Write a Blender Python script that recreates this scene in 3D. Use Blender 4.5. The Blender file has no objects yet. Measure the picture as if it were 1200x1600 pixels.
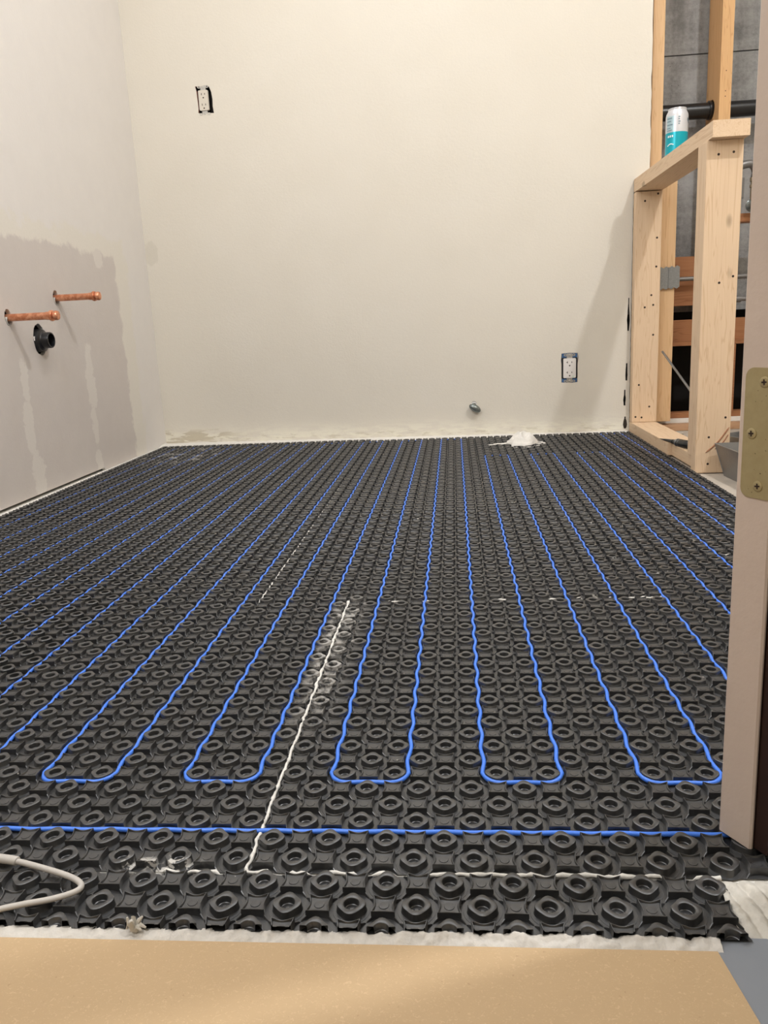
import bpy, bmesh, math, random
from math import sin, cos, pi, sqrt, atan2, floor, exp
from mathutils import Vector, Matrix, noise
from mathutils.geometry import tessellate_polygon
random.seed(7)
SC = bpy.context.scene
COL = SC.collection
U = 0.024            # one stud cell of the heating membrane, in metres; lengths below are in cells

# ---------------------------------------------------------------- camera
def make_camera():
    yaw, pit, rol = -0.0859343, 0.2150669, -0.0470450
    cy, sy = cos(yaw), sin(yaw)
    f = Vector((sy*cos(pit), cy*cos(pit), -sin(pit)))
    r = Vector((cy, -sy, 0)); u = r.cross(f)
    c, s = cos(rol), sin(rol)
    r2 = r*c + u*s; u2 = u*c - r*s
    m = Matrix((r2, u2, -f)).transposed().to_4x4()
    m.translation = Vector((2.3214, -26.7141, 17.4531))*U
    cam = bpy.data.cameras.new('camera'); o = bpy.data.objects.new('camera', cam)
    o.matrix_world = m
    cam.sensor_fit = 'VERTICAL'; cam.sensor_height = 36; cam.sensor_width = 27
    cam.lens = 1200.316/1600*36
    cam.shift_x = -14.858/1600; cam.shift_y = -27.314/1600
    cam.clip_start = 0.01
    COL.objects.link(o); SC.camera = o
make_camera()

# ---------------------------------------------------------------- world, lights, exposure
w = bpy.data.worlds.new('world'); SC.world = w; w.use_nodes = True
w.node_tree.nodes['Background'].inputs[0].default_value = (1.0, 0.93, 0.84, 1)
w.node_tree.nodes['Background'].inputs[1].default_value = 0.25
SC.view_settings.view_transform = 'Standard'; SC.view_settings.look = 'None'
SC.view_settings.gamma = 1; SC.view_settings.use_curve_mapping = False
SC.view_settings.exposure = 0.09
def lamp(name, x, y, z, power, size, col, aim=None):
    l = bpy.data.lights.new(name, 'AREA'); l.shape = 'DISK'; l.size = size; l.energy = power; l.color = col
    o = bpy.data.objects.new(name, l); o.location = Vector((x, y, z))*U; COL.objects.link(o)
    if aim: o.rotation_euler = (Vector(aim)-Vector((x, y, z))).to_track_quat('-Z', 'Y').to_euler()
WARM = (0.945, 0.965, 1.0)
lamp('ceiling_lamp', -5, 70, 110, 5.5, 0.12, WARM)
lamp('shower_lamp', 54, 10, 110, 34, 0.09, WARM)
lamp('room_fill_light', -10, 40, 110, 13.5, 1.0, WARM)  # added broad fill without a fixture, evens out the room's light
lamp('wall_fill_light', -30, 3, 62, 10, 0.45, WARM, (-14, 94, 12))  # invented fill out of view, evens the walls' falloff from top to bottom
lamp('hall_fill_light', -34, -44, 92, 16, 0.5, WARM)  # added fill behind the camera, brightens fibreboard and door jamb

# ---------------------------------------------------------------- node helpers
class NT:
    def __init__(s, name):
        s.m = bpy.data.materials.new(name); s.m.use_nodes = True; s.t = s.m.node_tree
        s.b = s.t.nodes['Principled BSDF']
    def n(s, typ, **kw):
        d = s.t.nodes.new(typ)
        for k, v in kw.items():
            if k in d.inputs.keys(): s.inp(d, k, v)
            else: setattr(d, k, v)
        return d
    def inp(s, d, k, v):
        if hasattr(v, 'links') or isinstance(v, bpy.types.NodeSocket): s.t.links.new(v, d.inputs[k])
        else: d.inputs[k].default_value = v
    def math(s, op, a, b=0.0, c=None, clamp=False):
        d = s.t.nodes.new('ShaderNodeMath'); d.operation = op; d.use_clamp = clamp
        for i, v in enumerate((a, b) if c is None else (a, b, c)):
            if isinstance(v, bpy.types.NodeSocket): s.t.links.new(v, d.inputs[i])
            else: d.inputs[i].default_value = v
        return d.outputs[0]
    def mix(s, f, a, b):
        d = s.t.nodes.new('ShaderNodeMix'); d.data_type = 'RGBA'
        for i, v in ((0, f), (6, a), (7, b)):
            if isinstance(v, bpy.types.NodeSocket): s.t.links.new(v, d.inputs[i])
            else: d.inputs[i].default_value = v if i == 0 else (*v, 1) if len(v) == 3 else v
        return d.outputs[2]
    def pos(s):          # world position in cell units
        g = s.n('ShaderNodeNewGeometry'); v = s.n('ShaderNodeVectorMath', operation='SCALE')
        s.t.links.new(g.outputs['Position'], v.inputs[0]); v.inputs['Scale'].default_value = 1/U
        return v.outputs[0]
    def obj(s):
        return s.n('ShaderNodeTexCoord').outputs['Object']
    def mapv(s, vec, scale):
        d = s.n('ShaderNodeMapping'); s.t.links.new(vec, d.inputs['Vector']); d.inputs['Scale'].default_value = scale
        return d.outputs[0]
    def sep(s, vec):
        d = s.n('ShaderNodeSeparateXYZ'); s.t.links.new(vec, d.inputs[0]); return d.outputs
    def noise(s, vec, scale, detail=3, rough=0.55, dist=0.0):
        d = s.n('ShaderNodeTexNoise'); s.t.links.new(vec, d.inputs['Vector'])
        d.inputs['Scale'].default_value = scale; d.inputs['Detail'].default_value = detail
        d.inputs['Roughness'].default_value = rough; d.inputs['Distortion'].default_value = dist
        return d.outputs['Fac']
    def sstep(s, v, a, b):
        d = s.n('ShaderNodeMapRange', interpolation_type='SMOOTHSTEP')
        s.t.links.new(v, d.inputs[0]); d.inputs[1].default_value = a; d.inputs[2].default_value = b
        return d.outputs[0]
    def bump(s, h, strength, dist):
        d = s.n('ShaderNodeBump'); s.t.links.new(h, d.inputs['Height'])
        d.inputs['Strength'].default_value = strength; d.inputs['Distance'].default_value = dist
        s.t.links.new(d.outputs[0], s.b.inputs['Normal'])
    def out(s, col=None, rough=None, metal=None, spec=None):
        for k, v in (('Base Color', col), ('Roughness', rough), ('Metallic', metal), ('Specular IOR Level', spec)):
            if v is None: continue
            if isinstance(v, bpy.types.NodeSocket): s.t.links.new(v, s.b.inputs[k])
            else: s.b.inputs[k].default_value = (*v, 1) if k == 'Base Color' else v
        return s.m
def srgb(r, g, b):
    f = lambda c: (c/255/12.92) if c/255 <= 0.04045 else ((c/255+0.055)/1.055)**2.4
    return (f(r), f(g), f(b))

def plain(name, col, rough=0.5, metal=0.0, var=0.12, scale=60, bump=0.0):
    t = NT(name); o = t.obj(); f = t.noise(o, scale, 3)
    c = t.mix(f, tuple(x*(1-var) for x in col), tuple(min(1, x*(1+var)) for x in col))
    if bump: t.bump(f, bump, 0.001)
    return t.out(c, rough, metal)

# ---------------------------------------------------------------- materials
def mat_membrane():
    t = NT('black_membrane_plastic'); p = t.pos(); x, y, z = t.sep(p)
    base = t.mix(t.noise(p, 2.2, 4), (0.010, 0.010, 0.010), (0.017, 0.017, 0.017))
    n1 = t.noise(p, 1.6, 4, 0.7); n2 = t.noise(p, 0.35, 3, 0.6)
    # thinset smeared over the studs beside the long seam
    dx = t.math('ABSOLUTE', t.math('SUBTRACT', x, -4.7))
    near = t.math('MULTIPLY', t.math('MULTIPLY', t.sstep(z, 0.07, 0.13), t.sstep(dx, 1.25, 0.6)), t.math('MULTIPLY', t.sstep(y, 2.0, 9.0), t.sstep(y, 22.0, 18.0)))
    m1 = t.math('MULTIPLY', t.math('MULTIPLY', near, 0.6), t.sstep(n1, 0.44, 0.58))
    # dried powder by the back left corner
    ex = t.math('ADD', t.math('POWER', t.math('DIVIDE', t.math('ADD', x, 38.5), 6.5), 2.0),
                t.math('POWER', t.math('DIVIDE', t.math('SUBTRACT', y, 83.0), 9.0), 2.0))
    m2 = t.math('MULTIPLY', t.sstep(ex, 1.0, 0.3), t.sstep(t.noise(p, 0.55, 4, 0.7), 0.5, 0.68))
    # loose specks, denser towards the right middle
    rg = t.math('MULTIPLY', t.sstep(x, 2.0, 9.0), t.math('MULTIPLY', t.sstep(y, 14, 20), t.sstep(y, 60, 38)))
    th = t.math('SUBTRACT', 0.80, t.math('MULTIPLY', rg, 0.075))
    m3 = t.math('GREATER_THAN', t.noise(p, 1.9, 2, 0.5), th)
    # crumbs along the front seam at the left
    fx = t.math('MULTIPLY', t.sstep(t.math('ABSOLUTE', t.math('SUBTRACT', y, -4.9)), 0.45, 0.15), t.math('MULTIPLY', t.sstep(x, -9.6, -9.0), t.sstep(x, -6.4, -7.2)))
    m4 = t.math('MULTIPLY', fx, t.sstep(t.noise(p, 3.5, 3), 0.5, 0.56))
    m = t.math('MAXIMUM', t.math('MAXIMUM', m1, t.math('MULTIPLY', m2, 0.75)), t.math('MAXIMUM', m3, m4))
    m = t.math('MULTIPLY', m, 0.8, clamp=True)
    col = t.mix(m, base, (0.60, 0.57, 0.52))
    r = t.math('ADD', 0.35, t.math('MULTIPLY', m, 0.4))
    r = t.math('ADD', r, t.math('MULTIPLY', n2, 0.12))
    t.bump(t.noise(p, 9, 3), 0.08, 0.001)
    t.b.inputs['Sheen Weight'].default_value = 0.34; t.b.inputs['IOR'].default_value = 1.55; t.b.inputs['Sheen Roughness'].default_value = 0.3
    return t.out(col, r, 0.0, 1.0)

def mat_wall_left():
    t = NT('wall_paint_with_primer_patch'); p = t.pos(); x, y, z = t.sep(p)
    n = t.noise(p, 0.45, 4, 0.6); nf = t.noise(p, 2.5, 4, 0.6)
    wob = t.math('MULTIPLY', t.math('SUBTRACT', n, 0.5), 3.0)
    y2 = t.math('ADD', y, wob); z2 = t.math('ADD', z, wob)
    m = t.math('MULTIPLY', t.sstep(y2, 85.6, 84.9), t.sstep(z2, 29.6, 28.9))
    halo = t.math('MULTIPLY', t.sstep(t.math('ADD', y2, wob), 90.0, 88.5), t.sstep(t.math('ADD', z2, wob), 32.2, 31.0))
    paint = t.mix(n, (0.72, 0.68, 0.64), (0.765, 0.725, 0.68))
    mud = t.mix(nf, (0.72, 0.675, 0.60), (0.76, 0.715, 0.64))
    prim = t.mix(n, (0.58, 0.525, 0.485), (0.63, 0.575, 0.53))
    col = t.mix(halo, paint, mud); col = t.mix(m, col, prim)
    for cy_, cz, a, b in ((57.3, 13.3, 0.9, 2.6), (57.0, 8.0, 1.0, 3.4), (57.6, 2.6, 1.25, 3.0),
                          (73.6, 15.0, 0.9, 2.2), (73.2, 11.4, 1.1, 3.0), (73.0, 6.2, 0.9, 2.6), (72.7, 1.3, 1.2, 1.8), (80.0, 28.4, 1.2, 1.4)):
        e = t.math('ADD', t.math('POWER', t.math('DIVIDE', t.math('SUBTRACT', y2, cy_), a), 2.0),
                   t.math('POWER', t.math('DIVIDE', t.math('SUBTRACT', z, cz), b), 2.0))
        e = t.math('ADD', e, t.math('MULTIPLY', t.math('SUBTRACT', nf, 0.5), 1.4))
        col = t.mix(t.sstep(e, 1.15, 0.75), col, (0.685, 0.635, 0.58))
    t.bump(t.math('ADD', t.noise(p, 3.0, 4), t.math('MULTIPLY', n, 0.6)), 0.10, 0.004)
    return t.out(col, 0.62, 0, 0.3)

def mat_wall_back():
    t = NT('cream_wall_paint'); p = t.pos(); x, y, z = t.sep(p)
    n = t.noise(p, 0.12, 3, 0.5); nf = t.noise(p, 1.1, 4, 0.62)
    col = t.mix(n, (0.69, 0.635, 0.54), (0.745, 0.695, 0.605))
    # skim coat band at the foot of the wall, streaky
    sx = t.mapv(p, (0.35, 0.35, 1.6)); s = t.noise(sx, 0.9, 4, 0.65, 0.4)
    band = t.math('MULTIPLY', t.sstep(z, 3.6, 0.6), t.sstep(s, 0.40, 0.60))
    col = t.mix(t.math('MULTIPLY', band, 0.75), col, (0.83, 0.79, 0.66))
    tan = t.math('MULTIPLY', t.sstep(z, 2.6, 1.6), t.math('MULTIPLY', t.sstep(x, -31, -38), t.sstep(t.noise(sx, 0.8, 3), 0.5, 0.56)))
    col = t.mix(t.math('MULTIPLY', tan, 0.7), col, (0.50, 0.43, 0.31))
    t2 = t.math('MULTIPLY', t.sstep(z, 1.5, 0.8), t.sstep(t.noise(sx, 1.5, 3), 0.56, 0.62))
    col = t.mix(t.math('MULTIPLY', t2, 0.5), col, (0.55, 0.49, 0.37))
    # filled dent near the left corner
    e = t.math('ADD', t.math('POWER', t.math('DIVIDE', t.math('ADD', x, 45.2), 1.3), 2.0), t.math('POWER', t.math('DIVIDE', t.math('SUBTRACT', z, 30.5), 2.0), 2.0))
    e = t.math('ADD', e, t.math('MULTIPLY', t.math('SUBTRACT', nf, 0.5), 1.6))
    col = t.mix(t.math('MULTIPLY', t.sstep(e, 1.0, 0.6), 0.55), col, (0.62, 0.57, 0.48))
    t.bump(t.math('ADD', t.math('MULTIPLY', nf, 0.8), t.noise(p, 3.5, 3)), 0.12, 0.004)
    return t.out(col, 0.55, 0, 0.35)

def wood(name, c1, c2, axis, rings=1.0):
    t = NT(name); o = t.obj(); info = t.n('ShaderNodeObjectInfo')
    v = t.n('ShaderNodeVectorMath', operation='ADD'); t.t.links.new(o, v.inputs[0])
    cmb = t.n('ShaderNodeCombineXYZ'); r = t.math('MULTIPLY', info.outputs['Random'], 3.0)
    for i in range(3): t.t.links.new(r, cmb.inputs[i])
    t.t.links.new(cmb.outputs[0], v.inputs[1]); vec = v.outputs[0]
    k = {'X': 0, 'Y': 1, 'Z': 2}[axis]
    s1 = [32.0]*3; s1[k] = 1.6; s2 = [260.0]*3; s2[k] = 6.0
    a = t.noise(t.mapv(vec, s1), 1.0*rings, 3, 0.5, 0.6)
    lines = t.math('ABSOLUTE', t.math('SINE', t.math('MULTIPLY', a, 34.0)))
    fine = t.noise(t.mapv(vec, s2), 1.0, 3, 0.6)
    f = t.math('ADD', t.math('MULTIPLY', t.sstep(lines, 0.0, 0.45), 0.6), t.math('MULTIPLY', fine, 0.55), clamp=True)
    col = t.mix(f, c2, c1)
    kn = t.n('ShaderNodeTexVoronoi'); t.t.links.new(t.mapv(vec, [7 if i != k else 3.2 for i in range(3)]), kn.inputs['Vector'])
    kn.inputs['Scale'].default_value = 1.0
    col = t.mix(t.math('MULTIPLY', t.sstep(kn.outputs['Distance'], 0.085, 0.04), 0.65), col, tuple(x*0.45 for x in c2))
    t.bump(fine, 0.12, 0.001)
    return t.out(col, 0.6, 0, 0.3)

PALE1, PALE2 = (0.74, 0.55, 0.37), (0.60, 0.40, 0.24)
ORG1, ORG2 = (0.66, 0.40, 0.19), (0.50, 0.27, 0.11)
W = dict(paleX=wood('pale_fir_x', PALE1, PALE2, 'X'), paleY=wood('pale_fir_y', PALE1, PALE2, 'Y'),
         paleZ=wood('pale_fir_z', PALE1, PALE2, 'Z'), orgZ=wood('amber_fir_z', ORG1, ORG2, 'Z'),
         midZ=wood('honey_fir_z', (0.68, 0.45, 0.25), (0.54, 0.32, 0.15), 'Z'),
         redX=wood('red_fir_x', (0.36, 0.16, 0.07), (0.22, 0.085, 0.032), 'X'), dustX=wood('dusty_fir_x', (0.5, 0.3, 0.17), (0.36, 0.19, 0.1), 'X'))
def mat_concrete():
    t = NT('grey_concrete'); p = t.pos(); x, y, z = t.sep(p)
    a = t.noise(p, 0.22, 5, 0.65); b = t.noise(p, 2.0, 4, 0.7)
    st = t.noise(t.mapv(p, (0.55, 0.55, 0.02)), 1.0, 2)
    hz = t.noise(t.mapv(p, (0.08, 0.08, 1.1)), 1.0, 3)
    f = t.math('ADD', t.math('MULTIPLY', a, 0.35), t.math('ADD', t.math('MULTIPLY', b, 0.25), t.math('ADD', t.math('MULTIPLY', st, 0.3), t.math('MULTIPLY', hz, 0.15))))
    col = t.mix(t.sstep(f, 0.36, 0.66), (0.15, 0.15, 0.15), (0.36, 0.36, 0.355))
    v = t.n('ShaderNodeTexVoronoi'); t.t.links.new(p, v.inputs['Vector']); v.inputs['Scale'].default_value = 1.1
    pit = t.math('MULTIPLY', t.sstep(v.outputs['Distance'], 0.10, 0.05), t.sstep(b, 0.5, 0.56))
    col = t.mix(t.math('MULTIPLY', pit, 0.8), col, (0.03, 0.03, 0.03))
    t.bump(b, 0.35, 0.006)
    return t.out(col, 0.85)
def mat_mdf():
    t = NT('tan_fibreboard'); p = t.pos()
    a = t.noise(p, 0.35, 4, 0.6); fl = t.noise(t.mapv(p, (1, 1.3, 1)), 9.0, 2, 0.5, 1.5)
    col = t.mix(a, (0.50, 0.35, 0.195), (0.56, 0.395, 0.225))
    col = t.mix(t.math('MULTIPLY', t.sstep(fl, 0.55, 0.75), 0.32), col, (0.80, 0.60, 0.36))
    col = t.mix(t.math('MULTIPLY', t.sstep(t.noise(p, 6.5, 3, 0.6), 0.66, 0.74), 0.4), col, (0.30, 0.18, 0.09))
    return t.out(col, 0.55, 0, 0.35)
def mat_thinset(name='thinset_mortar', c=(0.58, 0.545, 0.48)):
    t = NT(name); p = t.pos(); a = t.noise(p, 2.5, 4, 0.65)
    col = t.mix(a, tuple(x*0.78 for x in c), tuple(min(1, x*1.18) for x in c))
    t.bump(a, 0.4, 0.004)
    return t.out(col, 0.75)
def mat_jamb():
    t = NT('taupe_jamb_paint'); p = t.pos(); a = t.noise(p, 0.5, 3); b = t.noise(p, 3.0, 3)
    col = t.mix(a, (0.56, 0.455, 0.385), (0.61, 0.50, 0.425))
    t.bump(b, 0.12, 0.003)
    return t.out(col, 0.42, 0, 0.4)
def mat_hinge():
    t = NT('tarnished_brass'); p = t.pos(); a = t.noise(p, 2.2, 4, 0.7); b = t.noise(p, 9, 3)
    col = t.mix(a, (0.34, 0.27, 0.13), (0.46, 0.385, 0.215))
    col = t.mix(t.sstep(b, 0.68, 0.74), col, (0.06, 0.035, 0.015))
    return t.out(col, 0.45, 0.35)
def mat_copper():
    t = NT('copper_tube'); p = t.pos(); a = t.noise(p, 1.6, 3, 0.7)
    return t.out(t.mix(t.sstep(a, 0.4, 0.6), (0.56, 0.205, 0.10), (0.76, 0.37, 0.22)), 0.30, 0.7)

M = dict(mem=mat_membrane(), wl=mat_wall_left(), wb=mat_wall_back(), conc=mat_concrete(), mdf=mat_mdf(), thin=mat_thinset(),
         thinw=mat_thinset('white_thinset', (0.74, 0.71, 0.65)), thinm=mat_thinset('pale_thinset', (0.64, 0.60, 0.54)), jamb=mat_jamb(), hinge=mat_hinge(), copper=mat_copper(),
         blue=plain('blue_cable_jacket', (0.065, 0.21, 0.78), 0.36, 0, 0.06), lead=plain('grey_cable_jacket', (0.50, 0.465, 0.42), 0.5, 0, 0.1, 150),
         black=plain('black_plastic', (0.014, 0.014, 0.014), 0.38), abs=plain('black_drain_pipe', (0.008, 0.008, 0.009), 0.33),
         dark=plain('cavity_shade', (0.012, 0.009, 0.007), 0.9), brown=plain('dark_brown_trim', (0.022, 0.007, 0.004), 0.5),  # near-black colour painted as shade inside hollows, cracks and wall holes
         white=plain('white_device_plastic', (0.78, 0.74, 0.70), 0.35, 0, 0.03), ivory=plain('ivory_device_plastic', (0.66, 0.60, 0.51), 0.4, 0, 0.03),
         bluebox=plain('blue_box_plastic', (0.045, 0.13, 0.30), 0.45), steel=plain('galvanised_steel', (0.27, 0.275, 0.275), 0.42, 0.8, 0.3, 200),
         zinc=plain('zinc_yoke', (0.50, 0.48, 0.44), 0.4, 0.7, 0.3, 400), chrome=plain('dull_chrome', (0.20, 0.22, 0.21), 0.25, 0.65, 0.3, 200),
         pan=plain('stainless_steel', (0.27, 0.268, 0.265), 0.36, 0.75, 0.12, 90), ceil=plain('ceiling_paint', (0.75, 0.72, 0.68), 0.8, 0, 0.03),
         canw=plain('can_silver_white', (0.62, 0.62, 0.64), 0.3, 0.25, 0.04), cant=plain('can_teal', (0.0, 0.36, 0.45), 0.3, 0.25, 0.04),
         canl=plain('can_pale_blue', (0.42, 0.56, 0.60), 0.3, 0.25, 0.04), ink=plain('can_print', (0.16, 0.24, 0.30), 0.4), inkw=plain('can_print_white', (0.75, 0.85, 0.86), 0.4),
         nail=plain('dark_nail_hole', (0.03, 0.014, 0.008), 0.8), sub=plain('subfloor_screed', (0.44, 0.385, 0.32), 0.85, 0, 0.2, 25, 0.3),
         vinyl=plain('grey_vinyl', (0.25, 0.268, 0.295), 0.42, 0, 0.06, 20), plaster=plain('plaster_white', (0.74, 0.71, 0.655), 0.85, 0, 0.08, 120, 0.4),
         gyp=plain('torn_gypsum_edge', (0.40, 0.17, 0.12), 0.9, 0, 0.3, 200), wallp=plain('cream_wall_plain', (0.72, 0.66, 0.56), 0.6, 0, 0.03),
         brass=plain('valve_brass', (0.45, 0.40, 0.30), 0.35, 0.8), grey=plain('grey_fitting', (0.20, 0.19, 0.18), 0.4, 0.5),
         gouge=plain('torn_wood', (0.36, 0.17, 0.09), 0.8), green=plain('green_indicator', (0.25, 0.75, 0.35), 0.4))

# ---------------------------------------------------------------- mesh helpers (cell units in, metres out)
class MB:
    def __init__(s): s.v = []; s.f = []; s.mi = []; s.m = 0
    def add(s, vs, fs):
        b = len(s.v); s.v += [tuple(v) for v in vs]; s.f += [tuple(i+b for i in f) for f in fs]; s.mi += [s.m]*len(fs); return s
    def box(s, a, b, bev=0.0, frame=None):
        bm = bmesh.new(); bmesh.ops.create_cube(bm, size=1)
        c = [(a[i]+b[i])/2 for i in range(3)]; d = [b[i]-a[i] for i in range(3)]
        for v in bm.verts: v.co = Vector([c[i]+v.co[i]*d[i] for i in range(3)])
        if bev: bmesh.ops.bevel(bm, geom=bm.edges[:], offset=bev, segments=2, affect='EDGES', profile=0.6)
        return s.frombm(bm, frame)
    def frombm(s, bm, frame=None):
        bm.verts.index_update()
        vs = [v.co.copy() for v in bm.verts]
        if frame: vs = [frame @ v for v in vs]
        s.add(vs, [[v.index for v in f.verts] for f in bm.faces]); bm.free(); return s
    def lathe(s, prof, n=24, frame=None, cap=True):
        vs = []; fs = []
        for r, z in prof:
            for k in range(n): a = 2*pi*k/n; vs.append(Vector((r*cos(a), r*sin(a), z)))
        for i in range(len(prof)-1):
            for k in range(n): k2 = (k+1) % n; fs.append((i*n+k, i*n+k2, (i+1)*n+k2, (i+1)*n+k))
        if cap: fs.append(tuple(range(n))[::-1]); fs.append(tuple((len(prof)-1)*n+k for k in range(n)))
        if frame: vs = [frame @ v for v in vs]
        return s.add(vs, fs)
    def tube(s, pts, r, n=8, cap=True):
        pts = [Vector(p) for p in pts]; vs = []; fs = []; N = len(pts)
        rr = r if isinstance(r, (list, tuple)) else [r]*N
        up = Vector((0, 0, 1))
        for i, p in enumerate(pts):
            t = (pts[min(i+1, N-1)]-pts[max(i-1, 0)]).normalized()
            a = t.cross(up)
            if a.length < 1e-3: a = t.cross(Vector((1, 0, 0)))
            a.normalize(); b = a.cross(t)
            for k in range(n): q = 2*pi*k/n; vs.append(p+a*cos(q)*rr[i]+b*sin(q)*rr[i])
        for i in range(N-1):
            for k in range(n): k2 = (k+1) % n; fs.append((i*n+k, i*n+k2, (i+1)*n+k2, (i+1)*n+k))
        if cap: fs.append(tuple(range(n))); fs.append(tuple((N-1)*n+k for k in range(n))[::-1])
        return s.add(vs, fs)
    def build(s, name, mats, parent=None, smooth=False, kind=None, label=None, cat=None, group=None, recalc=True):
        me = bpy.data.meshes.new(name)
        if parent is not None:
            org = parent['_o']; org = Vector(org)
        else:
            xs = [v[0] for v in s.v]; ys = [v[1] for v in s.v]; zs = [v[2] for v in s.v]
            org = Vector(((min(xs)+max(xs))/2, (min(ys)+max(ys))/2, min(zs)))
        me.from_pydata([((v[0]-org[0])*U, (v[1]-org[1])*U, (v[2]-org[2])*U) for v in s.v], [], s.f)
        for m in (mats if isinstance(mats, (list, tuple)) else [mats]): me.materials.append(m)
        me.polygons.foreach_set('material_index', s.mi)
        me.polygons.foreach_set('use_smooth', [bool(smooth)]*len(s.f))
        me.update()
        if recalc:
            bm = bmesh.new(); bm.from_mesh(me); bmesh.ops.recalc_face_normals(bm, faces=bm.faces[:]); bm.to_mesh(me); bm.free()
        if smooth == 'auto': me.set_sharp_from_angle(angle=math.radians(38))
        o = bpy.data.objects.new(name, me); COL.objects.link(o); o['_o'] = tuple(org)
        if parent is not None: o.parent = parent
        else: o.location = org*U
        tag(o, label, cat, group, kind)
        return o
ALL = []
def tag(o, label=None, cat=None, group=None, kind=None):
    ALL.append(o)
    for k, v in (('label', label), ('category', cat), ('group', group), ('kind', kind)):
        if v: o[k] = v
def thing(name, p, label, cat, group=None, kind=None):
    o = bpy.data.objects.new(name, None); o.location = Vector(p)*U; o['_o'] = tuple(p); COL.objects.link(o)
    o.empty_display_size = 0.02
    tag(o, label, cat, group, kind); return o
# part origin equals the thing's origin, so a sub-part parented to a part keeps the same frame
def frame(o, x, y, z=None):
    x = Vector(x).normalized(); y = Vector(y).normalized(); z = x.cross(y) if z is None else Vector(z)
    m = Matrix((x, y, z)).transposed().to_4x4(); m.translation = Vector(o); return m
def cr(P, n=8):
    out = []; P = [Vector(p) for p in P]; P = [2*P[0]-P[1]]+P+[2*P[-1]-P[-2]]
    for i in range(1, len(P)-2):
        a, b, c, d = P[i-1:i+3]
        for k in range(n): t = k/n; out.append(.5*((2*b)+(c-a)*t+(2*a-5*b+4*c-d)*t*t+(3*b-a-3*c+d)*t**3))
    return out+[P[-2]]
def board(name, a, b, m, parent=None, bev=0.07, **kw): return MB().box(a, b, bev).build(name, m, parent, smooth=False, **kw)
def panel(outer, holes, th, fr, darkfrom=10**9):
    """flat sheet in the local xy plane of fr with holes, thickness th along local -z"""
    loops = [[Vector((x, y, 0)) for x, y in outer]]+[[Vector((x, y, 0)) for x, y in h] for h in holes]
    flat = [p for l in loops for p in l]; tris = tessellate_polygon(loops); n = len(flat)
    mb = MB(); vs = [fr @ p for p in flat]+[fr @ (p-Vector((0, 0, th))) for p in flat]
    fs = [tuple(t) for t in tris]+[tuple(i+n for i in t[::-1]) for t in tris]
    mb.add(vs, fs); base = 0; side = []
    for l in loops:
        k = len(l)
        for i in range(k): j = (i+1) % k; side.append((base+i, base+j, base+j+n, base+i+n))
        base += k
    mb.f += [tuple(q) for q in side]; mb.mi += [2 if q[0] >= darkfrom else 1 for q in side]
    return mb

# ---------------------------------------------------------------- setting
BW0 = Vector((-46.88, 97.46, 0)); BW1 = Vector((28.40, 93.62, 0))
BE = (BW1-BW0).normalized(); BN = Vector((BE.y, -BE.x, 0))          # BN points into the room (towards -Y)
if BN.y > 0: BN = -BN
FB = frame(BW0, BE, (0, 0, 1), BN)
def bw(u, z, d=0.0): return BW0+BE*u+Vector((0, 0, z))+BN*d
def bwu(X): return (X-BW0.x)/BE.x

# floor
MB().box((-50, -5.1, -1.2), (28.6, 101, -0.06)).build('floor', M['thinw'], kind='structure')
MB().box((28.6, -5.1, -1.2), (64, 112, -0.28)).build('floor', M['sub'], kind='structure')
MB().box((-50, -62, -1.2), (9.9, -5.1, -0.12)).build('floor', M['sub'], kind='structure')
# grey vinyl in the hall, from the corner of the fibreboard outwards
vq = [(9.2, -7.35), (40, -7.35), (40, -62), (9.2, -62)]
mb = MB(); mb.add([(x, y, -0.05) for x, y in vq]+[(x, y, -1.2) for x, y in vq], [(0, 1, 2, 3), (4, 5, 6, 7), (0, 1, 5, 4), (1, 2, 6, 5), (2, 3, 7, 6), (3, 0, 4, 7)])
mb.build('floor', M['vinyl'], kind='structure')
MB().box((9.9, -7.35, -1.2), (40, -5.1, -0.2)).build('floor', M['sub'], kind='structure')

# left wall: drywall with three holes and sheathing behind coloured near black as shade
LX = -46.05
FL = Matrix(((0, 0, 1, LX), (1, 0, 0, 0), (0, 1, 0, 0), (0, 0, 0, 1)))      # local (y, z, out)
def circ(cx, cy, rx, ry, n=20, j=0.0): return [(cx+rx*cos(2*pi*k/n)*(1+random.uniform(-j, j)), cy+ry*sin(2*pi*k/n)*(1+random.uniform(-j, j))) for k in range(n)]
PIPES = [(55.9, 20.30), (66.9, 22.75)]; DR = (61.8, 17.75)
mb = panel([(-5, 0.30), (74, 0.34), (74.2, -0.02), (97.6, -0.02), (97.6, 112), (-5, 112)],
           [circ(PIPES[0][0], PIPES[0][1]+0.05, 0.68, 0.92, 20, .05), circ(PIPES[1][0], PIPES[1][1]+.05, 0.66, 0.9, 20, .05), circ(DR[0], DR[1]+.1, 1.4, 1.8, 24, .04)], 0.5, FL)
mb.m = 2; mb.box((LX-4.6, -5, -0.05), (LX-4.0, 101, 112))
mb.build('wall_left', [M['wl'], M['plaster'], M['dark']], kind='structure')

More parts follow.
